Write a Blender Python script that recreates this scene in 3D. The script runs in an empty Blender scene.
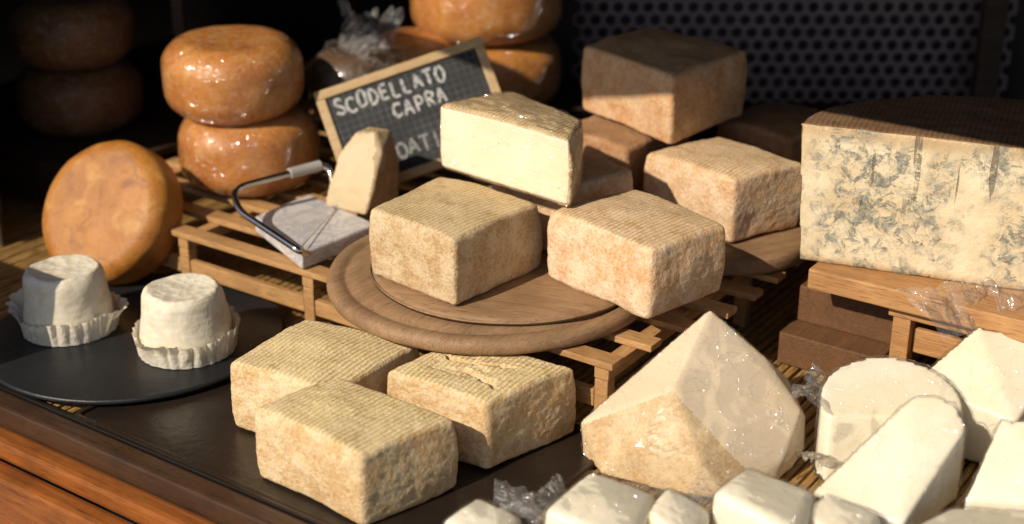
import bpy, bmesh, math, random
from mathutils import Vector, Matrix, noise, Euler
sc=bpy.context.scene
COL=sc.collection
sc.unit_settings.scale_length=0.1      # 1 unit = 10 cm
sc.view_settings.view_transform='Standard'; sc.view_settings.look='None'; sc.view_settings.exposure=0
random.seed(3)
YAW=math.radians(-35); CU,SU=math.cos(YAW),math.sin(YAW)
def W(u,v,z=0): return Vector((u*CU-v*SU, u*SU+v*CU, z))   # stall axes -> world

# ------------------------------------------------------------------ node helpers
class M:
    def __init__(s,name):
        s.m=bpy.data.materials.new(name); s.m.use_nodes=True; s.nt=s.m.node_tree; s.nt.nodes.clear()
        s.out=s.n('ShaderNodeOutputMaterial')
    def n(s,t,**k):
        nd=s.nt.nodes.new(t)
        for a,b in k.items():
            if a.startswith('i_'):
                key=a[2:]; key=int(key) if key.isdigit() else key.replace('_',' ')
                s.set(nd.inputs[key],b)
            else: setattr(nd,a,b)
        return nd
    def set(s,inp,v):
        if isinstance(v,bpy.types.NodeSocket): s.nt.links.new(v,inp)
        elif isinstance(v,tuple) and len(v)==3 and inp.type=='RGBA': inp.default_value=(*v,1)
        else: inp.default_value=v
    def coord(s,scale=(1,1,1),rnd=True):
        tc=s.n('ShaderNodeTexCoord')
        mp=s.n('ShaderNodeMapping'); s.set(mp.inputs['Scale'],scale); s.set(mp.inputs['Vector'],tc.outputs['Object'])
        if rnd:
            oi=s.n('ShaderNodeObjectInfo'); mu=s.n('ShaderNodeMath',operation='MULTIPLY',i_0=oi.outputs['Random'],i_1=37.0)
            cb=s.n('ShaderNodeCombineXYZ',i_0=mu.outputs[0],i_1=mu.outputs[0],i_2=0.0)
            s.set(mp.inputs['Location'],cb.outputs[0])
        return mp.outputs[0]
    def onz(s,lo=.7,hi=.93):
        tc=s.n('ShaderNodeTexCoord'); sp=s.n('ShaderNodeSeparateXYZ',i_0=tc.outputs['Normal'])
        return s.mr(sp.outputs[2],lo,hi)
    def noise(s,vec,sc_,det=4,rough=.55,dist=0):
        return s.n('ShaderNodeTexNoise',i_Vector=vec,i_Scale=float(sc_),i_Detail=float(det),i_Roughness=rough,i_Distortion=float(dist)).outputs[0]
    def vor(s,vec,sc_,feature='F1'):
        return s.n('ShaderNodeTexVoronoi',feature=feature,i_Vector=vec,i_Scale=float(sc_)).outputs['Distance']
    def mr(s,v,a,b,c=0.0,d=1.0):
        x=s.n('ShaderNodeMapRange',clamp=True)
        s.set(x.inputs[0],v); x.inputs[1].default_value=a; x.inputs[2].default_value=b
        s.set(x.inputs[3],c); s.set(x.inputs[4],d); return x.outputs[0]
    def mix(s,f,a,b,mode='MIX'):
        x=s.n('ShaderNodeMix',data_type='RGBA',blend_type=mode)
        s.set(x.inputs[0],f); s.set(x.inputs[6],a); s.set(x.inputs[7],b); return x.outputs[2]
    def math(s,op,a,b=0.0): return s.n('ShaderNodeMath',operation=op,i_0=a,i_1=b).outputs[0]
    def bump(s,h,st,dist=.02,nrm=None):
        x=s.n('ShaderNodeBump'); s.set(x.inputs['Height'],h); x.inputs['Strength'].default_value=st; x.inputs['Distance'].default_value=dist
        if nrm is not None: s.set(x.inputs['Normal'],nrm)
        return x.outputs[0]
    def pbr(s,col,rough=.6,nrm=None,**k):
        p=s.n('ShaderNodeBsdfPrincipled'); s.set(p.inputs['Base Color'],col); s.set(p.inputs['Roughness'],rough)
        if nrm is not None: s.set(p.inputs['Normal'],nrm)
        for a,b in k.items(): s.set(p.inputs[a.replace('_',' ')],b)
        s.nt.links.new(p.outputs[0],s.out.inputs[0]); return s.m

def rind(name,base,warm,pale,top,ridge=.6,axis='X',bs=.65,spk=.55):
    m=M(name); v=m.coord(); vr=m.coord(rnd=False)
    n1=m.noise(v,1.6,4,.65,.5); n2=m.noise(v,4.6,5,.72); n3=m.noise(v,34,3,.72)
    c=m.mix(m.mr(n1,.38,.62,0,.85),base,warm)
    c=m.mix(m.mr(n2,.43,.62,0,.85),c,pale)
    c=m.mix(m.mr(n3,.48,.66,0,.55),c,pale)
    c=m.mix(m.mr(n3,.32,.45,spk,0),c,(warm[0]*.68,warm[1]*.57,warm[2]*.45))
    c=m.mix(m.mr(n2,.28,.40,.6,0),c,(warm[0]*.85,warm[1]*.72,warm[2]*.55))
    geo=m.n('ShaderNodeNewGeometry')
    c=m.mix(m.mr(geo.outputs['Pointiness'],.53,.62,0,.5),c,warm)
    wv=m.n('ShaderNodeTexWave',wave_type='BANDS',bands_direction=axis,i_Vector=vr,i_Scale=6.8,i_Distortion=.5,i_Detail=1.0,i_Detail_Scale=1.6).outputs[1]
    tz=m.onz(.75,.95)
    worn=m.math('MULTIPLY',tz,m.mr(n2,.38,.60,1,.35))
    tc=m.mix(m.mr(n1,.35,.7,0,.6),top,pale)
    tc=m.mix(m.math('MULTIPLY',m.mr(wv,.0,.5,.85,0),m.mr(n2,.38,.62,1,.45)),tc,(top[0]*.5,top[1]*.41,top[2]*.28))
    tc=m.mix(m.mr(n3,.5,.72,0,.5),tc,pale)
    tc=m.mix(m.mr(n2,.32,.44,.75,0),tc,(top[0]*.64,top[1]*.54,top[2]*.40))
    c=m.mix(m.math('MULTIPLY',tz,.9),c,tc)
    h=m.math('ADD',m.math('MULTIPLY',n3,1.0),m.math('MULTIPLY',n2,.35))
    h=m.math('ADD',h,m.math('MULTIPLY',m.math('MULTIPLY',wv,worn),ridge))
    return m.pbr(c,.7,m.bump(h,bs,.024),Specular_IOR_Level=.3)

def paste(name,col,hole=.5,rough=.45,sss=0.0,hs=9):
    m=M(name); v=m.coord()
    n1=m.noise(v,2.2,3); vr=m.vor(v,hs)
    c=m.mix(m.mr(n1,.3,.7),col,(col[0]*.94,col[1]*.90,col[2]*.80))
    hm=m.math('MULTIPLY',m.mr(vr,.07,.13,1,0),m.mr(m.noise(v,3.5,2),.46,.53))
    hm=m.math('MULTIPLY',hm,hole)
    c=m.mix(hm,c,(col[0]*.6,col[1]*.48,col[2]*.3))
    h=m.math('ADD',m.math('SUBTRACT',0.0,hm),m.math('MULTIPLY',m.noise(v,11,4,.7),.4))
    k=dict(Subsurface_Weight=sss,Subsurface_Radius=(.35,.25,.12),Subsurface_Scale=.3) if sss else {}
    return m.pbr(c,rough,m.bump(h,.4,.018),Specular_IOR_Level=.4,**k)

def wood(name,a,b,dark,rough=.55,sx=.5,sc2=1.0,spec=.4,bs=.35):
    m=M(name); v=m.coord((sx,5,5)); v2=m.coord()
    n=m.noise(v,2.2*sc2,4,.6,1.2); f=m.noise(v,14*sc2,3,.6); s=m.noise(v2,1.3,4,.6)
    c=m.mix(m.mr(n,.3,.68),a,b)
    c=m.mix(m.mr(f,.54,.70,0,.75),c,dark)
    c=m.mix(m.mr(s,.48,.75,0,.6),c,dark)
    return m.pbr(c,m.mr(n,.3,.7,rough-.1,rough+.12),m.bump(m.math('ADD',f,m.math('MULTIPLY',n,.6)),bs,.02),Specular_IOR_Level=spec)

def plain(name,col,rough=.5,metal=0.0,bs=.2,sc_=12,var=.25):
    m=M(name); v=m.coord(); n=m.noise(v,sc_,4); n2=m.noise(v,1.5,4)
    c=m.mix(m.mr(n2,.35,.7,0,1),col,(col[0]*(1-var),col[1]*(1-var),col[2]*(1-var)))
    return m.pbr(c,m.mr(n2,.3,.7,rough*.8,min(1,rough*1.25)),m.bump(n,bs,.015),Metallic=metal)

def plastic(name,amt=1.0,haze=.02,big=.6,cs=.35,scl=3.0,frm=.25,base=.014,ch=.09):
    m=M(name); v=m.coord((1,1,1.6))
    n=m.noise(v,scl,3,.5,1.2); r=m.math('ABSOLUTE',m.math('SUBTRACT',n,.5))
    cre=m.mr(r,0,.020,1,0)
    n2=m.noise(v,scl*2.6,2,.5,.8); cre2=m.mr(m.math('ABSOLUTE',m.math('SUBTRACT',n2,.5)),0,.025,1,0)
    cc=m.math('ADD',cre,m.math('MULTIPLY',cre2,.6))
    b=m.bump(m.math('ADD',m.math('MULTIPLY',cc,cs),m.math('MULTIPLY',n,big)),.7,.05)
    g=m.n('ShaderNodeBsdfGlossy',i_Color=(.95,.95,.95),i_Roughness=.13); m.set(g.inputs['Normal'],b)
    d2=m.n('ShaderNodeBsdfDiffuse',i_Color=(.88,.86,.83)); m.set(d2.inputs['Normal'],b)
    t=m.n('ShaderNodeBsdfTransparent')
    fr=m.n('ShaderNodeFresnel',i_IOR=1.3)
    f=m.math('ADD',m.math('ADD',m.math('MULTIPLY',fr.outputs[0],frm*amt),base*amt),m.math('MULTIPLY',cc,.03*amt))
    hz=m.n('ShaderNodeMixShader'); m.set(hz.inputs[0],m.math('ADD',m.math('MULTIPLY',cc,ch*amt),haze)); m.set(hz.inputs[1],t.outputs[0]); m.set(hz.inputs[2],d2.outputs[0])
    mx=m.n('ShaderNodeMixShader'); m.set(mx.inputs[0],f); m.set(mx.inputs[1],hz.outputs[0]); m.set(mx.inputs[2],g.outputs[0])
    m.nt.links.new(mx.outputs[0],m.out.inputs[0]); return m.m

# ------------------------------------------------------------------ object helpers
def new(name,me,mats,loc=(0,0,0),rz=0.0,parent=None,smooth=True):
    o=bpy.data.objects.new(name,me); COL.objects.link(o)
    for mt in (mats if isinstance(mats,(list,tuple)) else [mats]): me.materials.append(mt)
    if smooth:
        for p in me.polygons: p.use_smooth=True
    o.location=loc; o.rotation_euler=(0,0,rz)
    if parent: o.parent=parent
    return o
def tag(o,label,cat,group=None):
    o["label"]=label; o["category"]=cat
    if group: o["group"]=group
    return o
def empty(name,loc=(0,0,0),rz=0.0):
    o=bpy.data.objects.new(name,None); COL.objects.link(o); o.location=loc; o.rotation_euler=(0,0,rz); o.empty_display_size=.1; return o
def mesh_of(bm,name='m'):
    me=bpy.data.meshes.new(name); bm.normal_update(); bm.to_mesh(me); bm.free(); return me
def fr(p,s,seed,o=3): return noise.fractal(Vector(p)*s+Vector((seed*7.3,seed*3.1,seed*1.7)),1.0,2.0,o)

def boxmesh(sx,sy,sz,bev=.012):
    bm=bmesh.new(); bmesh.ops.create_cube(bm,size=1)
    for v in bm.verts: v.co=Vector((v.co.x*sx,v.co.y*sy,(v.co.z+.5)*sz))
    bmesh.ops.bevel(bm,geom=bm.edges[:],offset=bev,segments=2,profile=.6,affect='EDGES')
    return mesh_of(bm)
def box(name,mat,u0,u1,v0,v1,z0,z1,parent=None,bev=.012):
    swap=(v1-v0)>(u1-u0)
    me=boxmesh(v1-v0,u1-u0,z1-z0,bev) if swap else boxmesh(u1-u0,v1-v0,z1-z0,bev)
    o=new(name,me,mat,smooth=False); ex=math.pi/2 if swap else 0
    if parent: o.parent=parent; o.location=((u0+u1)/2,(v0+v1)/2,z0); o.rotation_euler=(0,0,ex)
    else: o.location=W((u0+u1)/2,(v0+v1)/2,z0); o.rotation_euler=(0,0,YAW+ex)
    return o

def lathe(profile,n=96,wob=0.0,seed=0,ns=3.0):
    bm=bmesh.new(); rings=[]
    for (r,z) in profile:
        if r<1e-4: rings.append([bm.verts.new((0,0,z))]); continue
        ring=[]
        for i in range(n):
            a=2*math.pi*i/n; p=Vector((r*math.cos(a),r*math.sin(a),z))
            if wob:
                k=fr(p,ns,seed)*wob; p.x*=1+k; p.y*=1+k; p.z+=fr(p,ns,seed+5)*wob*.4*min(1,z*5)
            ring.append(bm.verts.new(p))
        rings.append(ring)
    for A,B in zip(rings,rings[1:]):
        for i in range(n):
            j=(i+1)%n
            if len(A)==1 and len(B)==1: continue
            if len(A)==1: bm.faces.new((A[0],B[j],B[i]))
            elif len(B)==1: bm.faces.new((A[i],A[j],B[0]))
            else: bm.faces.new((A[i],A[j],B[j],B[i]))
    bmesh.ops.recalc_face_normals(bm,faces=bm.faces)
    return mesh_of(bm)
def wheelprof(R,H,r=.18,bul=.06,n=8,steps=10):
    pr=[(0,0)]
    for i in range(1,steps): pr.append(((R-r)*i/steps,0))
    for i in range(n+1):
        a=math.pi/2*i/n; pr.append((R-r+r*math.sin(a),r-r*math.cos(a)))
    m=5
    for i in range(1,m): pr.append((R,r+(H-2*r)*i/m))
    for i in range(n+1):
        a=math.pi/2*i/n; pr.append((R-r+r*math.cos(a),H-r+r*math.sin(a)))
    for i in range(steps-1,0,-1): pr.append(((R-r)*i/steps,H))
    pr.append((0,H))
    return [(x+bul*(1-((z-H/2)/(H/2))**2)*(x/R)**3, z) for x,z in pr]

def block(name,L,B,R,F,z0,z1,mats,seed,r=.045,n=44,amp=1.0,cut=False,bul=.022,crack=False,tilt=(0,0)):
    L,B,R,F=[Vector((*p,0)) for p in (L,B,R,F)]
    c=(L+B+R+F)/4; yaw=math.atan2((F-L).y,(F-L).x); rot=Matrix.Rotation(-yaw,3,'Z')
    q=[rot@(p-c) for p in (L,F,R,B)]
    sx=((q[1]-q[0]).length+(q[2]-q[3]).length)/2; sy=((q[3]-q[0]).length+(q[2]-q[1]).length)/2; sz=z1-z0
    bm=bmesh.new(); vd={}
    D=Vector((sx,sy,sz)); inner=Vector([max(1e-3,d/2-r) for d in D])
    def vert(key):
        if key in vd: return vd[key]
        p=Vector([(k/n-.5)*d for k,d in zip(key,D)])
        qq=Vector([max(-i,min(i,a)) for a,i in zip(p,inner)]); d=p-qq
        if d.length>1e-6: d.normalize()
        p=qq+d*r
        zz=p.z/(sz/2); k=1-zz*zz
        p.x+=bul*k*(p.x/(sx/2))**3; p.y+=(0 if (cut and p.y<0) else bul*k*(p.y/(sy/2))**3)
        p.z+=(zz*.5+.5)*(.02*(1-((p.x/sx*2)**2+(p.y/sy*2)**2))*amp+tilt[0]*p.x+tilt[1]*p.y)
        a=amp*(.2 if (cut and key[1]==0) else 1)
        p+=d*(fr(p,1.5,seed,2)*.024+fr(p,6,seed+3,3)*.006+fr(p,18,seed+9,2)*.004)*a
        if crack and key[2]==n:
            for (yy,x0,x1,ph) in ((.10,-.42,.25,0),(-.14,-.20,.42,2)):
                s=abs(p.y-yy-.06*math.sin(p.x*6+ph)-.06*fr(p,5,2))
                w=max(0,min(1,(p.x-x0)/.1,(x1-p.x)/.1))
                p.z-=w*.045*max(0,1-s/.022)
            p.z-=.016*max(0,min(1,(.20-abs(p.y))/.03))*max(0,min(1,(.33-abs(p.x))/.03))*(1 if fr(p,2.5,4)>-.1 else 0)
        fx=p.x/sx+.5; fy=p.y/sy+.5
        xy=q[0]*(1-fx)*(1-fy)+q[1]*fx*(1-fy)+q[2]*fx*fy+q[3]*(1-fx)*fy
        v=bm.verts.new((xy.x,xy.y,p.z+sz/2)); vd[key]=v; return v
    for ax in range(3):
        a1,a2=[(1,2),(2,0),(0,1)][ax]
        for side in (0,n):
            for i in range(n):
                for j in range(n):
                    ks=[]
                    for (di,dj) in ((0,0),(1,0),(1,1),(0,1)):
                        k=[0,0,0]; k[ax]=side; k[a1]=i+di; k[a2]=j+dj; ks.append(vert(tuple(k)))
                    if side==0: ks.reverse()
                    f=bm.faces.new(ks)
                    if cut and ax==1 and side==0 and i>=2 and i<n-2 and j>=1 and j<n-1: f.material_index=1
    return new(name,mesh_of(bm),mats,loc=(c.x,c.y,z0),rz=yaw)

def blob(name,pts,mats,vox=.03,smooth=6,amp=.01,ns=5,seed=0,matfn=None,parent=None,rz=0.0,low=.6):
    P=[Vector(p) for p in pts]; zmin=min(p.z for p in P)
    c=Vector((sum(p.x for p in P)/len(P),sum(p.y for p in P)/len(P),zmin))
    rot=Matrix.Rotation(-rz,3,'Z')
    bm=bmesh.new()
    for p in P: bm.verts.new(rot@(p-c))
    r=bmesh.ops.convex_hull(bm,input=bm.verts[:])
    junk=list({g for g in r['geom_interior']+r['geom_unused'] if isinstance(g,bmesh.types.BMVert) and g.is_valid and not g.link_faces})
    if junk: bmesh.ops.delete(bm,geom=junk,context='VERTS')
    me=mesh_of(bm); t=bpy.data.objects.new('tmp',me); COL.objects.link(t)
    rm=t.modifiers.new('r','REMESH'); rm.mode='VOXEL'; rm.voxel_size=vox
    s=t.modifiers.new('s','SMOOTH'); s.factor=.5; s.iterations=smooth
    dg=bpy.context.evaluated_depsgraph_get(); dg.update()
    m2=bpy.data.meshes.new_from_object(t.evaluated_get(dg)); bpy.data.objects.remove(t); bpy.data.meshes.remove(me)
    nrm=[v.normal.copy() for v in m2.vertices]
    for v,nn in zip(m2.vertices,nrm): v.co+=nn*(fr(v.co,ns,seed)*amp+fr(v.co,ns*.3,seed+4,2)*amp*low)
    o=new(name,m2,mats,loc=c,rz=rz,parent=parent)
    if matfn:
        for p in m2.polygons: p.material_index=matfn(p.center,p.normal)
    return o
def wrap(src,mat,off=.012,amp=.012,ns=3,seed=1,name='plastic_wrap'):
    me=src.data.copy(); me.materials.clear()
    nn=[v.normal.copy() for v in me.vertices]
    for v,k in zip(me.vertices,nn):
        f=max(0,1-6*abs(fr(v.co,ns,seed,2))); v.co+=k*(off+amp*f)
    for p in me.polygons: p.material_index=0
    o=new(name,me,mat); o.parent=src; return o
def flap(parent,mat,wpos,size,rot,seed,amp=.12,name='plastic_wrap'):
    """loose end of plastic film: a gathered sheet whose folds fan out from one side"""
    n=44; bm=bmesh.new(); g=[]
    for i in range(n+1):
        row=[]
        for j in range(n+1):
            x=i/n; y=(j/n-.5)
            fan=.6+.55*x
            ed=1+.25*fr((y*3,0,0),1.7,seed,2)
            p=Vector((x*size[0]*ed,y*size[1]*fan,0))
            fo=.5-abs(noise.noise(Vector((y*7+seed,x*1.2,seed*3.1)))*1.6)
            fo2=.5-abs(noise.noise(Vector((y*15+seed,x*3,seed*1.1)))*1.6)
            p.z=(fo*amp+fo2*amp*.4)*(.25+.9*x)+size[0]*.25*math.sin(x*2.2)
            row.append(bm.verts.new(p))
        g.append(row)
    for i in range(n):
        for j in range(n): bm.faces.new((g[i][j],g[i+1][j],g[i+1][j+1],g[i][j+1]))
    me=mesh_of(bm); me.transform(Euler(rot).to_matrix().to_4x4())
    o=new(name,me,mat,parent=parent)
    loc=Vector(wpos)-Vector(parent.location)
    R_=Matrix.Rotation(-parent.rotation_euler.z,3,'Z'); o.location=R_@loc; o.rotation_euler=(0,0,-parent.rotation_euler.z)
    return o
def tube(name,pts,rad,mat,parent=None,res=6):
    cu=bpy.data.curves.new('c','CURVE'); cu.dimensions='3D'; cu.bevel_depth=rad; cu.bevel_resolution=res; cu.use_fill_caps=True
    s=cu.splines.new('POLY'); s.points.add(len(pts)-1)
    for a,b in zip(s.points,pts): a.co=(*b,1)
    t=bpy.data.objects.new('t',cu); COL.objects.link(t)
    dg=bpy.context.evaluated_depsgraph_get(); me=bpy.data.meshes.new_from_object(t.evaluated_get(dg)); bpy.data.objects.remove(t)
    return new(name,me,mat,parent=parent)

# ------------------------------------------------------------------ materials
R_yel=rind('rind_yellow',(.60,.415,.205),(.53,.315,.135),(.75,.60,.38),(.77,.61,.31),ridge=.75)
R_tan=rind('rind_tan',(.50,.35,.185),(.43,.265,.12),(.66,.53,.35),(.58,.43,.22),ridge=.6)
R_pink=rind('rind_pink',(.63,.415,.235),(.60,.34,.16),(.78,.615,.43),(.66,.46,.25),ridge=.5)
R_pinkb=rind('rind_pink_shaded',(.60,.35,.18),(.56,.26,.10),(.70,.50,.31),(.46,.26,.13),ridge=.5)  # darker copy of the pink rind, shade put into its colour
R_dark=rind('rind_brown',(.38,.20,.095),(.34,.15,.06),(.50,.32,.18),(.32,.17,.08),ridge=.4)
P_cream=paste('paste_cream',(.79,.72,.56),.85,.45,hs=14)
P_white=paste('paste_white',(.80,.75,.62),.04,.4,.1)
P_bell=paste('paste_beige',(.56,.45,.29),.3,.55)
R_bell=rind('bell_rind',(.38,.28,.16),(.32,.20,.10),(.50,.40,.26),(.44,.34,.2),ridge=0,bs=.3,spk=.3)
PLAST=plastic('plastic_film',1.5,.015)
PLASTW=plastic('plastic_film_creased',1.3,.012,.45,.45,2.0,.28,.024,.035)
PLASTF=plastic('plastic_film_loose',2.0,.08,.3,.2)
PLASTC=plastic('plastic_film_stretched',1.4,.012,.12,.6,2.4,.16,.024,.08)
WD_board=wood('board_wood',(.34,.21,.115),(.25,.145,.07),(.12,.068,.035),.6,.5)
WD_slat=wood('pine_slat',(.50,.29,.12),(.38,.20,.075),(.20,.10,.035),.6)
WD_crate=wood('crate_wood',(.50,.27,.11),(.38,.185,.065),(.20,.09,.033),.55)
WD_mid=wood('brown_box_wood',(.17,.08,.033),(.115,.052,.021),(.055,.026,.012),.6)
WD_orange=wood('varnished_orange_wood',(.31,.102,.019),(.21,.060,.011),(.07,.021,.005),.32,.25,1.0,.5,.15)
WD_dark=wood('dark_wood',(.055,.032,.018),(.034,.02,.012),(.014,.009,.006),.6)
WD_lip=wood('dark_lip_wood',(.075,.036,.018),(.045,.022,.011),(.018,.010,.006),.32,.3,1.0,.5,.15)
WD_frame=wood('frame_wood',(.55,.40,.22),(.44,.30,.15),(.3,.18,.08),.5)
BLACK=plain('black_tray',(.026,.017,.012),.30,0,.35,9,.5)
SLATE=plain('black_slate',(.016,.017,.019),.42,0,.3,14,.4)
METAL=plain('steel',(.62,.60,.58),.22,1.0,.02)
DMETAL=plain('dark_edging',(.10,.08,.07),.3,.9,.1)
def marble():
    m=M('grey_white_marble'); v=m.coord(); n=m.noise(v,2.5,6,.6,2.5)
    c=m.mix(m.mr(m.math('ABSOLUTE',m.math('SUBTRACT',n,.5)),0,.07,1,0),(.58,.56,.55),(.40,.38,.40))
    return m.pbr(c,.3,None)
MARBLE=marble()
def orange_mat(name,a,b,pale,dk,coat,pv=.5):
    m=M(name); v=m.coord()
    n1=m.noise(v,1.4,3,.6); n2=m.noise(v,4,4,.6,.5); n3=m.noise(v,26,3,.65)
    c=m.mix(m.mr(n1,.35,.66),a,b)
    c=m.mix(m.mr(n2,.52,.74,0,pv),c,pale)
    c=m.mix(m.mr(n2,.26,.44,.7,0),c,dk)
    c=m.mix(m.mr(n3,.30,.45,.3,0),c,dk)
    k={}
    if coat:
        nn=m.noise(v,3.2,3,.5,1.6); cre=m.mr(m.math('ABSOLUTE',m.math('SUBTRACT',nn,.5)),0,.02,1,0)
        n5=m.noise(m.coord((1,1,2.6)),7.5,2,.5,1.0); cr2=m.mr(m.math('ABSOLUTE',m.math('SUBTRACT',n5,.5)),0,.035,1,0)
        h=m.math('ADD',m.math('ADD',m.math('MULTIPLY',cre,.7),m.math('MULTIPLY',cr2,.6)),m.math('MULTIPLY',nn,1.8))
        k=dict(Coat_Weight=coat,Coat_Roughness=.10,Coat_IOR=1.8,Coat_Normal=m.bump(h,1.0,.07))
        c=m.mix(m.math('MULTIPLY',m.math('ADD',cre,cr2),.14),c,(.8,.7,.6))
    return m.pbr(c,.55,m.bump(m.math('ADD',n3,n2),.35,.02),**k)
ORANGE=orange_mat('orange_rind_wrapped',(.40,.13,.016),(.50,.195,.028),(.64,.36,.12),(.22,.055,.008),1.0)
ORDRY=orange_mat('orange_rind_dry',(.33,.12,.014),(.44,.18,.027),(.58,.32,.09),(.15,.045,.008),0,.7)
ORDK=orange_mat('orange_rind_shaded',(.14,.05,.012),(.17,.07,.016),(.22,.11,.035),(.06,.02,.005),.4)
def goat_mat():
    m=M('goat_cheese'); v=m.coord(rnd=False); vn=m.coord()
    w=m.n('ShaderNodeTexWave',wave_type='BANDS',bands_direction='Z',i_Vector=v,i_Scale=5.0,i_Distortion=2.5,i_Detail=2.0).outputs[1]
    n=m.noise(vn,9,4,.6); tz=m.onz(.6,.9); rg=m.vor(v,11)
    h=m.math('ADD',m.math('MULTIPLY',rg,m.math('MULTIPLY',tz,1.0)),m.math('MULTIPLY',n,.8))
    h=m.math('ADD',h,m.math('MULTIPLY',w,m.math('MULTIPLY',m.math('SUBTRACT',1.0,tz),.06)))
    c=m.mix(m.mr(n,.35,.65),(.74,.69,.57),(.63,.55,.40))
    return m.pbr(c,.6,m.bump(h,.5,.025))
GOAT=goat_mat()
def paper_mat():
    m=M('crinkled_paper'); v=m.coord(); n=m.noise(v,9,4)
    p=m.n('ShaderNodeBsdfDiffuse',i_Color=(.76,.71,.60)); m.set(p.inputs['Normal'],m.bump(n,.8,.04))
    t=m.n('ShaderNodeBsdfTranslucent',i_Color=(.75,.68,.55)); x=m.n('ShaderNodeMixShader',i_0=.3,i_1=p.outputs[0],i_2=t.outputs[0])
    m.nt.links.new(x.outputs[0],m.out.inputs[0]); return m.m
PAPER=paper_mat()
def blue_mat():
    m=M('blue_veined_paste'); v=m.coord(rnd=False)
    tc=m.n('ShaderNodeTexCoord'); sp=m.n('ShaderNodeSeparateXYZ',i_0=tc.outputs['Object'])
    a=m.noise(v,1.5,4,.65,.6); b=m.noise(v,7.5,6,.75,.6); d=m.noise(v,30,3,.65)
    bias=m.math('ADD',m.mr(sp.outputs[0],-1.6,.0,.05,0),m.mr(sp.outputs[2],0,.6,.05,0))
    aa=m.math('ADD',a,bias)
    k=m.math('MULTIPLY',m.mr(aa,.46,.58),m.mr(b,.49,.57))
    small=m.math('MULTIPLY',m.mr(d,.53,.60),m.mr(aa,.43,.54))
    k=m.math('MAXIMUM',k,m.math('MULTIPLY',small,.5))
    vs=m.coord((7.0,1,.45),rnd=False); st=m.math('MULTIPLY',m.mr(m.noise(vs,1.7,3,.45),.64,.67),m.mr(sp.outputs[2],.40,.75))
    st=m.math('MULTIPLY',st,m.mr(b,.40,.5))
    c=m.mix(m.mr(m.noise(v,2.4,4),.35,.65),(.76,.64,.44),(.62,.48,.29))
    c=m.mix(m.mr(d,.5,.75,0,.4),c,(.82,.74,.57))
    c=m.mix(m.mr(sp.outputs[2],1.12,1.25,0,.8),c,(.40,.25,.11))
    c=m.mix(m.mr(sp.outputs[2],.0,.09,.65,0),c,(.42,.27,.11))
    c=m.mix(m.math('MULTIPLY',k,.85),c,m.mix(m.mr(d,.38,.62),(.085,.10,.095),(.27,.29,.25)))
    c=m.mix(m.math('MULTIPLY',st,.75),c,(.14,.12,.09))
    h=m.math('SUBTRACT',m.math('ADD',m.math('MULTIPLY',b,.5),m.math('MULTIPLY',d,.4)),m.math('ADD',m.math('MULTIPLY',k,.35),m.math('MULTIPLY',st,.8)))
    return m.pbr(c,.42,m.bump(h,.6,.028))
BLUE=blue_mat()
R_blue=rind('blue_cheese_rind',(.20,.11,.052),(.16,.08,.035),(.27,.175,.105),(.17,.092,.045),ridge=0.0,bs=.35)
R_cone=rind('wedge_rind',(.56,.39,.205),(.50,.32,.14),(.68,.53,.33),(.5,.32,.14),ridge=0,bs=.4,spk=.4)
def cone_paste():
    m=M('aged_pale_paste'); v=m.coord(); n=m.noise(v,1.2,3)
    c=m.mix(m.mr(n,.3,.7),(.75,.63,.46),(.68,.54,.37))
    return m.pbr(c,.38,m.bump(m.noise(v,5,3),.12,.02))
P_cone=cone_paste()
def bamboo():
    m=M('bamboo'); v=m.coord((10,.6,1),rnd=False); n=m.noise(v,1.2,3); n2=m.noise(m.coord((12,2,1),rnd=False),3,3)
    c=m.mix(m.mr(n,.35,.65),(.30,.17,.055),(.46,.29,.10)); c=m.mix(m.mr(n2,.48,.66,0,.8),c,(.10,.045,.015))
    return m.pbr(c,.4)
BAM=bamboo()

# ------------------------------------------------------------------ ground and stall
me=bpy.data.meshes.new('g'); me.from_pydata([(-400,-400,-9),(400,-400,-9),(400,400,-9),(-400,400,-9)],[],[(0,1,2,3)])
g=new('ground',me,plain('paving',(.22,.21,.2),.8,0,.3,3),smooth=False); g["kind"]="structure"

T=empty('display_table',(0,0,0),YAW); tag(T,"varnished orange wooden market table covered by a bamboo mat","table")
box('table_top',WD_dark,-12,9,-3.22,9,-.35,-.005,T)
box('raised_lip',WD_lip,-12,9,-3.42,-3.225,-.25,.085,T,.03)
box('moulding',WD_orange,-12,9,-3.62,-3.425,-.30,-.10,T,.05)
box('apron',WD_orange,-12,9,-3.82,-3.625,-1.9,-.28,T,.05)
box('metal_edging',DMETAL,-12,9,-3.215,-3.17,-.003,.10,T,.01)
for (u,v) in ((-11.5,-3.2),(8.5,-3.2),(-11.5,8.5),(8.5,8.5)): box('leg',WD_dark,u-.3,u+.3,v+.05,v+.6,-9,-.36,T)

bm=bmesh.new(); u=-8.0
while u<7.5:
    w=.034+random.random()*.008; h=.03+random.random()*.012; v0=-3.10+random.uniform(-.02,.02); v1=5.0
    prof=[(-w,0),(-w*.8,h*.7),(0,h),(w*.8,h*.7),(w,0)]
    A=[bm.verts.new((u+a,v0,b)) for a,b in prof]; j=random.uniform(-.01,.01); B=[bm.verts.new((u+a+j,v1,b)) for a,b in prof]
    for i in range(4): bm.faces.new((A[i],A[i+1],B[i+1],B[i]))
    bm.faces.new(A); u+=2*w+.012+random.random()*.008
bmesh.ops.recalc_face_normals(bm,faces=bm.faces)
o=new('bamboo_mat',mesh_of(bm),BAM,rz=YAW,smooth=False); tag(o,"yellow brown bamboo stick mat laid over the table","mat")

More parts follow.
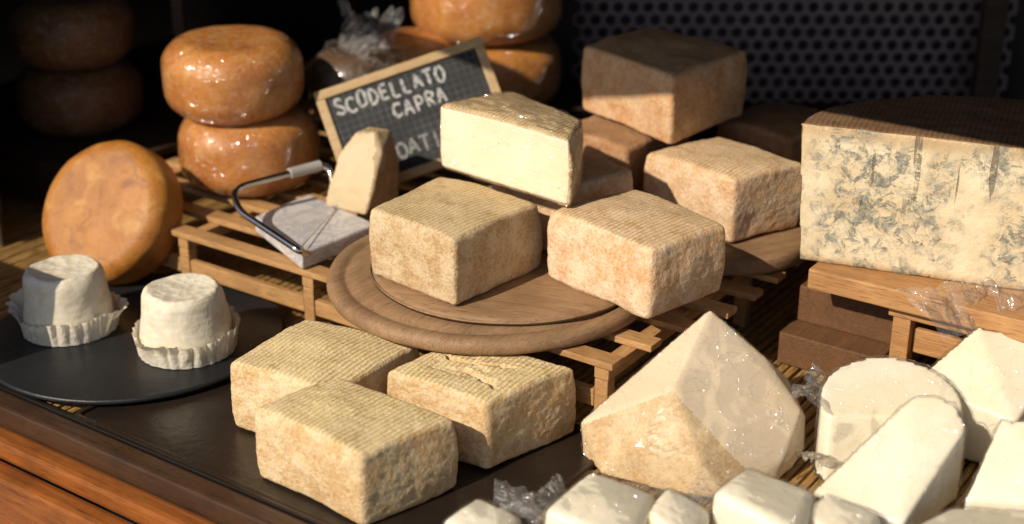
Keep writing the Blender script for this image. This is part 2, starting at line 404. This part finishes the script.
T2=empty('black_tray',W(-.35,-2.0,.042),YAW); tag(T2,"shiny black rectangular tray under three square cheeses","tray")
new('tray_base',boxmesh(4.0,2.25,.035,.012),BLACK,parent=T2,smooth=False)
for (sx,sy,x,y) in ((4.06,.05,0,-1.15),(4.06,.05,0,1.15),(.05,2.24,-2.03,0),(.05,2.24,2.03,0)):
    o=new('rim',boxmesh(sx,sy,.06,.012),BLACK,parent=T2,smooth=False); o.location=(x,y,0)

RK=empty('slatted_rack',(0,0,0),YAW); tag(RK,"low pine rack of parallel slats on the bamboo mat","rack")
v=-.82; ri=0
while v<4.3:
    box('slat',WD_slat,-5.3+random.uniform(-.05,.05),(1.58 if ri==0 else 1.66)+random.uniform(-.02,.02)+(.25 if ri>1 else 0),v,v+.19,.69,.75,RK); v+=.48; ri+=1
US=(-5.2,-3.6,-1.9,.1,1.38)
for u in US: box('crossbar',WD_slat,u,u+.14,-.78,4.2,.56,.685,RK)
for u in US:
    for v in (-.78,1.8,4.05): box('leg',WD_slat,u+.005,u+.135,v,v+.12,.045,.555,RK)
for a,b in zip(US,US[1:]): box('rail',WD_slat,a+.14,b-.005,-.77,-.70,.28,.44,RK)

def boardprof(R,H,groove):
    pr=[(0,0),(R-.05,0),(R-.015,.02),(R,.05),(R,H-.05),(R-.02,H-.015),(R-.06,H)]
    if groove: pr+=[(R-.13,H),(R-.16,H-.025),(R-.19,H-.025),(R-.22,H)]
    pr+=[((R-.3)*k/6,H) for k in range(6,0,-1)]+[(0,H)]
    return pr
def round_board(c,z,R,H,g,rz=0.0,lab=""):
    o=new('round_board',lathe(boardprof(R,H,g),128,.012,2,1.0),WD_board,loc=(c[0],c[1],z),rz=rz); tag(o,lab,"cutting board"); return o
round_board((-.18,.07),.755,1.53,.15,True,.9,"large round brown wooden board with a grooved rim")
round_board((-.03,.08),.907,1.27,.063,False,-.3,"smaller round wooden board stacked on a larger one")
round_board((2.10,1.02),.76,.84,.19,False,.4,"small thick round board under a pink square cheese")
o=box('cutting_board',WD_dark,-1.0,.2,1.9,4.0,.76,.95); tag(o,"dark rectangular board under brown square cheeses","cutting board")

# ------------------------------------------------------------------ square cheeses
G="square washed rind cheeses"
def sq(lab,*a,**k):
    o=block('square_cheese',*a,**k); tag(o,lab,"cheese",G); return o
sq("tan square cheese with ridged top on round board",(-1.26,-.24),(-.68,.62),(.25,-.07),(-.48,-.97),.97,1.63,R_tan,1)
sq("pinkish square cheese overhanging the round board",(.32,-.29),(1.13,.32),(1.83,-.64),(1.14,-1.19),.97,1.63,R_pink,2)
o=sq("halved square cheese with cream cut face on top of pile",(-.68,.72),(.02,1.14),(.63,.22),(.50,-.33),1.655,2.30,[R_tan,P_cream],3,cut=True,r=.05)
wrap(o,PLASTW,.010,.010,3,5)
sq("orange square cheese supporting the halved one",(-.2,.78),(.5,1.5),(1.15,.83),(.45,.16),.97,1.63,R_pink,4)
sq("pinkish square cheese with shade in its colour, stacked on top of two others",(.74,2.55),(1.50,3.40),(2.42,2.35),(1.55,1.36),1.66,2.38,R_pinkb,5)
sq("pinkish square cheese on a small round board",(1.31,1.27),(2.10,1.87),(2.80,.97),(2.07,.50),.96,1.63,R_pink,6)
sq("brown square cheese under a stacked one",(.5,2.1),(1.2,2.9),(1.85,2.2),(1.13,1.42),.96,1.63,R_dark,7)
sq("dark brown square cheese lying on the slatted rack",(2.2,2.6),(2.9,3.3),(3.6,2.6),(2.85,1.9),.76,1.58,R_dark,8)
sq("yellow tan square cheese on black tray",(-2.35,-1.44),(-1.82,-.58),(-.78,-1.08),(-1.41,-2.0),.085,.73,R_yel,9)
sq("yellow ridged square cheese by the tray edge",(-2.00,-2.22),(-1.45,-1.68),(-.43,-2.38),(-1.11,-2.94),.085,.72,R_yel,10)
sq("yellow square cheese with cracked ridged top",(-1.03,-1.62),(-.48,-1.07),(.53,-1.52),(-.20,-2.16),.085,.73,R_yel,11,n=72,crack=True)

# ------------------------------------------------------------------ orange round cheeses
def wheel(lab,c,z,R,H,mat,seed,rot=(0,0,0),group="round orange rind cheeses",bul=.05,r=.25):
    o=new('round_cheese',lathe(wheelprof(R,H,r,bul),96,.03,seed,ns=1.6),mat,loc=(c[0],c[1],z)); o.rotation_euler=rot
    tag(o,lab,"cheese",group); return o
wheel("glossy wrapped orange round cheese at bottom of stack",(-2.87,2.85),.76,.72,.82,ORANGE,1)
wheel("glossy wrapped orange round cheese on top of stack",(-2.99,2.85),1.57,.70,.82,ORANGE,2,(.03,-.03,1))
nrm=Vector((-.34,-.76,.55)).normalized()
q=nrm.to_track_quat('Z','Y').to_euler()
o=wheel("orange round cheese standing on edge against the rack",(-4.0,1.95),.74,.73,.55,ORDRY,3,q,r=.16,bul=.03)
o.location=Vector((-4.14,1.80,.77))-nrm*.27
wheel("orange round cheese resting on another in shade",(-.30,4.75),1.95,.85,.85,ORANGE,4)
wheel("orange round cheese beneath another in shade",(-.30,4.75),1.12,.85,.82,ORANGE,5)
wheel("small orange wrapped cheese behind the chalkboard",(-1.15,4.3),1.12,.5,.95,ORANGE,6)
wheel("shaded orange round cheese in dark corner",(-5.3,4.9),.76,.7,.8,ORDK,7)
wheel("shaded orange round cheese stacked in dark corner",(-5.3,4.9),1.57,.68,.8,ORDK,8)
o=wheel("dark round cheese in crumpled plastic behind chalkboard",(-1.75,3.75),1.12,.5,.9,plain('dark_rind',(.09,.045,.02),.5,0,.5),9,group=None)
wrap(o,PLAST,.03,.06,2,4)
flap(o,PLASTF,(-1.85,3.6,1.98),(.4,.8),(.3,-.5,.4),3,.18)
flap(o,PLASTF,(-1.6,3.9,2.0),(.45,.7),(.2,-.7,1.8),4,.18)

S=empty('wooden_crate',(0,0,0),YAW); tag(S,"dark upturned crate carrying wrapped round cheeses","crate")
box('crate_top',WD_dark,-4.4,-1.3,1.85,6.2,1.02,1.11,S)
for (u,v) in ((-4.3,1.9),(-1.5,1.9),(-4.3,6.0),(-1.5,6.0)): box('leg',WD_dark,u,u+.12,v,v+.12,.76 if v<4 else .045,1.015,S)
S=empty('wooden_crate',(0,0,0),YAW); tag(S,"dark low crate in the shaded corner","crate")
box('crate_top',WD_dark,-9.5,-5.7,-.2,3.5,.66,.75,S)
for (u,v) in ((-9.4,-.1),(-5.9,-.1),(-9.4,3.3),(-5.9,3.3)): box('leg',WD_dark,u,u+.12,v,v+.12,.045,.655,S)
box('side',WD_dark,-9.2,-6,-.19,-.12,.2,.65,S)

# ------------------------------------------------------------------ goat cheeses
o=new('slate_plate',lathe([(0,0),(1.36,0),(1.40,.015),(1.40,.045),(1.385,.055)]+[(1.38*k/6,.055) for k in range(6,0,-1)]+[(0,.055)],128),SLATE,loc=(-3.6,.30,.105)); tag(o,"round black slate plate under two small white cheeses","plate")
def goat(lab,x,y,seed,rz):
    E=empty('goat_cheese',(x,y,.165),rz); tag(E,lab,"cheese","small white goat cheeses in paper")
    pr=[(0,0.01)]+[(.39*k/5,.01) for k in range(1,5)]+[(.40,.012),(.425,.05),(.43,.12),(.415,.25),(.395,.38),(.382,.49),(.372,.55),(.35,.595),(.315,.62),(.28,.612),(.2,.60),(.1,.595),(0,.595)]
    d=[]
    for a,b in zip(pr,pr[1:]):
        for t in (0,.5): d.append((a[0]*(1-t)+b[0]*t,a[1]*(1-t)+b[1]*t))
    d.append(pr[-1])
    new('cheese_body',lathe(d,96,.04,seed,ns=3),GOAT,parent=E)
    bm=bmesh.new(); n=300; rows=16; G_=[]
    for j in range(rows+1):
        t=j/rows; row=[]
        for i in range(n):
            a=2*math.pi*i/n; ca,sa=math.cos(a),math.sin(a)
            wv=noise.noise(Vector((ca*1.5+seed*3,sa*1.5,t*.3)))
            cor=max(0,math.cos(2*(a+.4*seed)))**3
            pleat=abs(math.sin(a*13+2.5*noise.noise(Vector((ca*2,sa*2,seed)))))
            f2=.5-abs(noise.noise(Vector((ca*10+seed,sa*10,t*1.6))))*2
            hh=.25+.05*cor+.12*wv+.015*f2
            r_=.440+.035*pleat*(.3+.7*t)+.012*f2*t+t**2*(.02+.10*cor+.04*wv)
            z=hh*(t-.18*t**3*cor)
            row.append(bm.verts.new((r_*ca,r_*sa,.004+max(0,z))))
        G_.append(row)
    for j in range(rows):
        for i in range(n): bm.faces.new((G_[j][i],G_[j][(i+1)%n],G_[j+1][(i+1)%n],G_[j+1][i]))
    new('paper_cup',mesh_of(bm),PAPER,parent=E)
goat("small white goat cheese in crinkled paper on slate",-4.24,.38,1,.4)
goat("small white goat cheese with frilled paper cup on slate",-3.02,-.08,2,1.9)

# ------------------------------------------------------------------ marble slicer and its cheese
SL=empty('cheese_slicer',(-2.02,1.2,.755),0); tag(SL,"wire cheese slicer with white marble base and metal bow","slicer")
def loc(p): return Vector(p)-Vector((-2.02,1.2,.755))
bm=bmesh.new()
pts=[(-2.59,1.34),(-2.12,2.0),(-1.34,1.14),(-1.98,.36)]
lo=[bm.verts.new(loc((*p,.757))) for p in pts]; hi=[bm.verts.new(loc((*p,.93))) for p in pts]
bm.faces.new(lo); bm.faces.new(hi)
for i in range(4): bm.faces.new((lo[i],lo[(i+1)%4],hi[(i+1)%4],hi[i]))
bmesh.ops.recalc_face_normals(bm,faces=bm.faces); bmesh.ops.bevel(bm,geom=bm.edges[:],offset=.03,segments=3,affect='EDGES',profile=.5)
new('marble_base',mesh_of(bm),MARBLE,parent=SL,smooth=False)
def smoothpath(P,n=5,r=.16):
    P=[Vector(p) for p in P]; out=[P[0]]
    for a,b,c in zip(P,P[1:],P[2:]):
        rr=min(r,(a-b).length*.45,(c-b).length*.45)
        d1=(a-b).normalized()*rr; d2=(c-b).normalized()*rr
        for i in range(n+1):
            t=i/n; out.append((b+d1)*(1-t)**2+b*2*t*(1-t)+(b+d2)*t*t)
    out.append(P[-1]); return out
bow=[loc(p) for p in ((-1.78,1.55,.94),(-1.88,1.90,1.30),(-2.76,1.25,1.26),(-2.66,.95,1.14),(-2.0,.32,.98),(-1.93,.42,.91))]
tube('bow',smoothpath(bow),.034,METAL,SL)
a=Vector(bow[1]); b=Vector(bow[2])
tube('grip',[a.lerp(b,t) for t in (.10,.2,.35,.42)],.055,plain('grey_grip',(.45,.43,.40),.4,0,.1),SL)
tube('cutting_wire',[bow[4],bow[0]],.006,METAL,SL)

pc=[(-1.90,1.60,.935),(-1.46,1.34,.935),(-1.17,1.88,.935),(-1.55,2.12,.935),(-1.86,1.62,1.15),(-1.38,1.40,1.22),(-1.15,1.9,1.35),(-1.60,2.12,1.35),(-1.76,1.76,1.44),(-1.30,1.60,1.52),(-1.60,1.84,1.64),(-1.38,1.72,1.68),(-1.24,1.90,1.66),(-1.45,2.02,1.66)]
o=blob('cheese_piece',pc,[P_bell,R_bell],.018,9,.014,4,2,matfn=lambda c,n:0 if (n.x<-.25 and n.y<.2) else 1)
tag(o,"brownish bell shaped cheese piece standing on the slicer","cheese")

# ------------------------------------------------------------------ chalkboard
BL=Vector((-1.71,2.17,.79)); eu=Vector((1.87,.40,.55)).normalized(); ev=Vector((-.337,.469,.816)).normalized(); ev=(ev-eu*ev.dot(eu)).normalized(); en=eu.cross(ev)
Wd,Hd=1.90,1.22
CB=empty('chalkboard_sign',BL); tag(CB,"small wooden framed chalkboard with white handwriting leaning back","sign")
mt=Matrix((eu,ev,en)).transposed(); CB.rotation_euler=mt.to_euler()
def pl(name,x0,x1,y0,y1,z0,z1,mat,bev=.01):
    me=boxmesh(x1-x0,y1-y0,z1-z0,bev); o=new(name,me,mat,parent=CB,smooth=False); o.location=((x0+x1)/2,(y0+y1)/2,z0); return o
def slate_mat():
    m=M('chalkboard_face'); tc=m.n('ShaderNodeTexCoord'); v=tc.outputs['Object']; sp=m.n('ShaderNodeSeparateXYZ',i_0=v)
    def gl(o):
        f=m.math('FRACT',m.math('MULTIPLY',o,13.0)); return m.mr(m.math('ABSOLUTE',m.math('SUBTRACT',f,.5)),.0,.09,1,0)
    g=m.math('MAXIMUM',gl(sp.outputs[0]),gl(sp.outputs[1])); n=m.noise(v,3,4)
    c=m.mix(m.math('MULTIPLY',g,m.mr(n,.38,.60,.2,.65)),(.013,.014,.016),(.12,.13,.145))
    c=m.mix(m.mr(m.noise(v,2.0,5),.5,.8,0,.15),c,(.15,.15,.15))
    return m.pbr(c,.7)
pl('slate_panel',.09,Wd-.09,.09,Hd-.09,.0,.03,slate_mat())
pl('frame',0,Wd,Hd-.10,Hd,-.01,.06,WD_frame); pl('frame',0,Wd,0,.10,-.01,.06,WD_frame)
pl('frame',-.0,.10,.102,Hd-.102,-.012,.058,WD_frame); pl('frame',Wd-.10,Wd,.102,Hd-.102,-.012,.058,WD_frame)
GL={'S':[[(.65,.85),(.45,1),(.15,.95),(.08,.72),(.35,.52),(.62,.33),(.58,.08),(.32,0),(.03,.12)]],
'C':[[(.65,.85),(.4,1),(.1,.78),(.05,.35),(.3,.02),(.66,.14)]],
'O':[[(.35,1),(.1,.8),(.03,.45),(.15,.1),(.38,0),(.62,.2),(.67,.6),(.55,.9),(.35,1)]],
'D':[[(.1,0),(.1,.5),(.1,1)],[(.1,1),(.45,.9),(.66,.5),(.45,.08),(.05,0)]],
'E':[[(.6,1),(.1,1)],[(.1,1),(.1,0)],[(.1,0),(.62,0)],[(.1,.52),(.5,.54)]],
'L':[[(.1,1),(.1,0)],[(.1,0),(.6,.02)]],'A':[[(0,0),(.33,1)],[(.33,1),(.68,0)],[(.12,.36),(.58,.38)]],
'T':[[(0,.98),(.72,1)],[(.36,1),(.34,0)]],'P':[[(.1,0),(.1,1)],[(.1,1),(.5,.95),(.6,.72),(.45,.5),(.1,.46)]],
'R':[[(.1,0),(.1,1)],[(.1,1),(.5,.95),(.6,.74),(.45,.52),(.1,.48)],[(.3,.46),(.66,0)]],'I':[[(.3,1),(.3,0)]]}
def chalk(name,br):
    m=M(name); v=m.coord(rnd=False); n=m.noise(v,34,3,.7)
    return m.pbr(m.mix(m.mr(n,.34,.60),(.07,.07,.075),(br,br,br*.97)),.9)
CH=chalk('white_chalk',.55); CH2=chalk('faint_chalk',.32)
def catmull(P,k=5):
    if len(P)<3: return [P[0].lerp(P[1],i/4) for i in range(5)]
    Q=[P[0]*2-P[1]]+P+[P[-1]*2-P[-2]]; out=[]
    for i in range(1,len(Q)-2):
        p0,p1,p2,p3=Q[i-1:i+3]
        for j in range(k):
            t=j/k; out.append(.5*((2*p1)+(p2-p0)*t+(2*p0-5*p1+4*p2-p3)*t*t+(3*p1-p0-3*p2+p3)*t**3))
    out.append(P[-1]); return out
def word(txt,x0,x1,y,h,rad,mat):
    step=(x1-x0)/len(txt); bm=bmesh.new(); lay=0
    for i,ch in enumerate(txt):
        jy=random.uniform(-.012,.012); hh=h*random.uniform(.9,1.08)
        for st in GL[ch]:
            lay=(lay+1)%3
            P=catmull([Vector((x0+i*step+a*step*1.08+random.uniform(-.005,.005),y+jy+b*hh+random.uniform(-.005,.005),.0325+lay*.0012)) for a,b in st])
            L_=[];R_=[]
            for k,p in enumerate(P):
                d=(P[min(k+1,len(P)-1)]-P[max(k-1,0)]).normalized(); pe=Vector((-d.y,d.x,0))*rad*random.uniform(.85,1.1)*(.8 if k in(0,len(P)-1) else 1)
                L_.append(bm.verts.new(p+pe)); R_.append(bm.verts.new(p-pe))
            for k in range(len(P)-1): bm.faces.new((L_[k],R_[k],R_[k+1],L_[k+1]))
    new('lettering',mesh_of(bm),mat,parent=CB,smooth=False)
word('SCODELLATO',.17,1.42,Hd-.32,.165,.0170,CH)
word('CAPRA',.74,1.36,Hd-.55,.16,.0165,CH)
word('OATIA',.64,1.30,Hd-.98,.17,.016,CH2)

# ------------------------------------------------------------------ blue cheese, board and crate
ang=math.atan2(-.375,.927); Cc=Vector((4.12,-.80,1.10)); pts=[]
e=Vector((.927,-.375,0)); nb=Vector((.375,.927,0))
for i in range(25):
    t=math.pi*i/24
    for z in (0,1.27):
        k=1.0 if z==0 else 1.05
        pts.append(Cc+e*(-1.66*k*math.cos(t))+nb*(1.5*math.sin(t))+Vector((0,0,z)))
o=blob('blue_cheese',pts,[R_blue,BLUE],.03,3,.008,6,3,matfn=lambda c,n:1 if n.y<-.55 else 0,rz=ang,low=1.5)
tag(o,"half wheel of blue veined cheese on a thick board","cheese")
o=box('wooden_board',WD_crate,2.37,6.6,1.20,3.9,.905,1.095,bev=.02); tag(o,"thick reddish wooden board under the blue cheese","cutting board")
CR=empty('wooden_crate',(0,0,0),YAW); tag(CR,"light wooden crate under the blue cheese board","crate")
box('slat',WD_crate,3.10,6.5,1.30,1.55,.80,.90,CR)
box('rail',WD_crate,3.30,6.3,1.42,1.48,.45,.68,CR)
box('side',WD_mid,3.12,3.18,1.56,3.85,.08,.895,CR)
for (u,v) in ((3.14,1.32),(6.3,1.32),(3.2,3.6),(6.3,3.6)): box('leg',WD_crate,u,u+.16,v,v+.16,.045,.795,CR)
C3=empty('wooden_steps',(0,0,0),YAW); tag(C3,"plain dark brown wooden steps beside the rack","display steps")
box('step',WD_mid,2.10,3.08,1.30,4.1,.045,.36,C3,.015); box('step',WD_mid,2.13,3.08,1.62,4.1,.363,.72,C3,.015)

# ------------------------------------------------------------------ wrapped wedge
A=(1.62,-1.38,1.17); D=(1.27,-2.02,.78)
pts=[A,D,(.56,-1.78,.34),(.58,-1.84,.06),(.72,-2.14,.06),(1.36,-2.48,.06),(1.70,-2.52,.06),(2.04,-2.34,.06),(2.14,-2.25,.26),(2.26,-2.1,.1),(2.38,-1.90,.14),(2.38,-1.85,.42),(2.32,-1.92,.52),(2.26,-1.40,.08),(2.27,-1.55,.62),(2.06,-1.60,.84),(1.2,-1.15,.06),(1.7,-1.05,.06),(.95,-2.24,.36),(1.45,-2.44,.36)]
o=blob('cheese_wedge',pts,[P_cone,R_cone],.021,3,.004,3,7)
Dp=Vector(D)-Vector(o.location)
for p in o.data.polygons:
    n=p.normal; c=p.center
    if n.y<-.25 and (c.z < Dp.z-.02-max(0,(c.x-Dp.x))*.92) and (c.z < Dp.z-.02-max(0,(Dp.x-c.x))*.62): p.material_index=1
tag(o,"large plastic wrapped wedge of pale cheese with brown rind","cheese")
wrap(o,PLASTC,.010,.008,1.8,4)
flap(o,PLASTF,(1.2,-2.42,.10),(.25,.8),(0,0,-1.9),7,.04)

# ------------------------------------------------------------------ white fresh cheeses
GW="pieces of soft white cheese"
def fin(o,lab,seed,flaps=(),wrp=True):
    tag(o,lab,"cheese",GW)
    if wrp: wrap(o,PLASTW,.016,.014,1.4,seed)
    for f in flaps: flap(o,PLASTF,*f)
def wh(lab,pts,seed,flaps=(),wrp=True): fin(blob('white_cheese',pts,P_white,.021,4,.002,3,seed),lab,seed,flaps,wrp)
def wb(lab,L,B,R,F,z1,seed,flaps=(),tilt=(0,0)): fin(block('white_cheese',L,B,R,F,.06,z1,P_white,seed,r=.065,n=34,amp=.6,bul=.015,tilt=tilt),lab,seed,flaps)
def prism(top,z0=.06,k=1.0):
    cx=sum(p[0] for p in top)/len(top); cy=sum(p[1] for p in top)/len(top)
    return [p for p in top]+[(cx+(p[0]-cx)*k,cy+(p[1]-cy)*k,z0) for p in top]
wh("long pale white cheese wedge with sloping top",prism([(2.26,-2.78,.30),(3.10,-2.24,.82),(3.28,-2.24,.84),(3.42,-2.34,.80),(3.46,-2.50,.70),(2.85,-3.16,.26)],k=1.02),1)
cx,cy=3.02,-1.98; arc=[(cx+.56*math.cos(t),cy+.42*math.sin(t)) for t in [math.pi*(-.12+1.24*i/12) for i in range(13)]]
wh("rounded white cheese half in loose plastic",[(x,y,.64+.42*(y+2.0)) for x,y in arc]+[(cx+(x-cx)*1.04,cy-.10+(y-cy)*1.1,.06) for x,y in arc],2,[((2.62,-1.90,.55),(.34,.9),(.2,-.2,2.7),11,.07),((2.55,-2.15,.20),(.26,.7),(.5,.1,3.3),12,.06)])
wh("white cheese wedge wrapped in crumpled plastic",prism([(3.28,-1.62,.62),(3.87,-1.31,.98),(4.60,-1.48,.86),(3.98,-2.12,.52)]),3,[((3.80,-1.32,.90),(.42,1.0),(.1,-.5,2.0),21,.10),((4.3,-1.45,.88),(.5,.9),(.2,-.4,1.2),22,.10),((3.35,-1.65,.50),(.3,.7),(.1,-.1,2.9),23,.07)])
wh("white cheese wedge pointing upward beside another",prism([(3.40,-2.84,.26),(3.74,-2.42,.72),(4.4,-2.5,.74),(4.2,-3.05,.34)]),4)
wb("low white cheese slab at the table edge",(2.78,-3.40),(3.22,-3.06),(4.2,-3.2),(3.9,-3.9),.36,5)
wb("white cheese wedge in clear plastic",(1.46,-3.12),(1.74,-2.82),(2.22,-3.02),(1.98,-3.60),.50,6,[((1.52,-3.0,.30),(.24,.6),(.1,-.1,2.6),31,.05)],(-.12,.05))
wb("white cheese chunk with square cut edges",(2.06,-3.18),(2.32,-2.98),(2.70,-3.16),(2.46,-3.62),.38,7,[((2.62,-3.08,.22),(.2,.5),(.1,0,.8),32,.05)],(-.1,.1))
wb("large white cheese block in clear plastic near the tray",(.22,-3.30),(.58,-2.86),(1.06,-3.04),(.82,-3.66),.48,8,[((.32,-3.1,.30),(.26,.7),(.1,-.1,2.5),41,.06)],(-.15,.1))
wb("thin white cheese slice beside a wrapped block",(.96,-3.26),(1.14,-2.98),(1.44,-3.14),(1.26,-3.66),.42,9,(),(-.2,.1))
wb("small white cheese chunk in clear plastic",(-.50,-3.20),(-.26,-2.92),(.08,-3.10),(-.12,-3.56),.32,10,[((-.0,-3.02,.20),(.26,.6),(.1,-.1,.9),43,.05)],(-.1,.1))

# ------------------------------------------------------------------ stall background
o=box('back_wall',plain('dark_back',(.03,.024,.022),.8),-14,12,8.0,8.2,-9,7.5); tag(o,"dark end wall of the market stall","wall")
o=box('side_wall',plain('dark_side',(.03,.02,.015),.7),-13.2,-13,-3,7.95,-9,7.5); tag(o,"dark side wall of the market stall","wall")
RF=empty('stall_roof',(0,0,0),YAW); tag(RF,"dark canvas roof of the market stall with a gap added to let sun through","roof")
CV=plain('roof_canvas',(.06,.05,.045),.9)
box('canvas',CV,-16,14,-3.78,-3.2,6.53,6.6,RF); box('canvas',CV,-16,-5.0,-3.19,-1.5,6.53,6.6,RF); box('canvas',CV,-3.0,14,-3.19,-1.5,6.53,6.6,RF); box('canvas',CV,-16,14,-1.49,8.3,6.53,6.6,RF)  # opening between the panels is added so sun reaches the rear orange wheel
o=box('added_side_screen',WD_dark,-12.5,-6.2,-1.05,-.98,.045,6.5); tag(o,"dark wooden screen added to shade the back left corner","screen")  # added to keep the sun off the round cheeses in the left corner
o=box('added_shade_board',WD_dark,-7.0,-3.80,-4.0,-3.90,-1.9,2.0); tag(o,"low dark board added out of view to shade a goat cheese","screen")  # added out of view, only to cast shade on the left goat cheese
bm=bmesh.new(); hx=.185
W_,H_=6.2,3.4; row=0; y=0
while y<H_:
    x=(hx/2 if row%2 else 0)
    while x<W_:
        R6=hx/math.sqrt(3); out=[]; inn=[]
        for k in range(12):
            a=math.pi/6*k+math.pi/6
            rr=R6 if k%2==0 else R6*math.cos(math.pi/6)
            out.append(bm.verts.new((x+rr*math.cos(a),0,y+rr*math.sin(a)))); inn.append(bm.verts.new((x+hx*.36*math.cos(a),0,y+hx*.36*math.sin(a))))
        for k in range(12): bm.faces.new((out[k],out[(k+1)%12],inn[(k+1)%12],inn[k]))
        x+=hx
    y+=hx*math.sqrt(3)/2; row+=1
bmesh.ops.remove_doubles(bm,verts=bm.verts,dist=.002)
o=new('perforated_panel',mesh_of(bm),plain('perforated_metal',(.20,.155,.17),.5,.1,.05),loc=(.85,5.4,1.0),smooth=False); tag(o,"dark perforated metal panel with rows of round holes","panel")
md=o.modifiers.new('t','SOLIDIFY'); md.thickness=.02
o=new('backing_board',boxmesh(6.6,.05,3.8,.01),plain('grey_backing',(.06,.05,.055),.8),loc=(3.9,5.75,.9),smooth=False); tag(o,"dull grey board fixed behind the perforated panel","board")
o=new('wooden_post',boxmesh(.28,.20,8,.02),WD_dark,loc=(5.85,5.1,-.005),smooth=False); tag(o,"dark vertical wooden post of the stall","post")
o=new('wooden_post',boxmesh(.14,.14,8,.02),WD_dark,loc=(-4.0,4.9,-.005),smooth=False); tag(o,"thin vertical post behind the stacked round cheeses","post")
o=tube('metal_rod',[(-5.9,3.2,.05),(-6.3,4.0,5.5)],.035,DMETAL); tag(o,"thin dark slanted metal rod standing on the table","rod")

# ------------------------------------------------------------------ camera, light
cam=bpy.data.cameras.new('Camera'); co=bpy.data.objects.new('Camera',cam); COL.objects.link(co); sc.camera=co
co.location=(0,-11.97,6.08); co.rotation_euler=(math.radians(67),0,0); cam.lens=50; cam.sensor_width=36; cam.clip_end=2000; cam.clip_start=.1
cam.dof.use_dof=True; cam.dof.focus_distance=12.0; cam.dof.aperture_fstop=.35
ts=Vector((-.60,-.55,.60)).normalized()
sun=bpy.data.lights.new('sun','SUN'); sun.energy=4.9; sun.angle=math.radians(.5); sun.color=(1,.88,.72)
so=bpy.data.objects.new('sun',sun); COL.objects.link(so); so.rotation_euler=ts.to_track_quat('Z','Y').to_euler(); so.location=(-8,-8,12)
w=bpy.data.worlds.new('World'); sc.world=w; w.use_nodes=True; nt=w.node_tree; bg=nt.nodes['Background']
sk=nt.nodes.new('ShaderNodeTexSky'); sk.sky_type='NISHITA'; sk.sun_disc=False; sk.sun_elevation=math.asin(ts.z); sk.sun_rotation=math.atan2(ts.x,ts.y)%(2*math.pi)
nt.links.new(sk.outputs[0],bg.inputs[0]); bg.inputs[1].default_value=.085
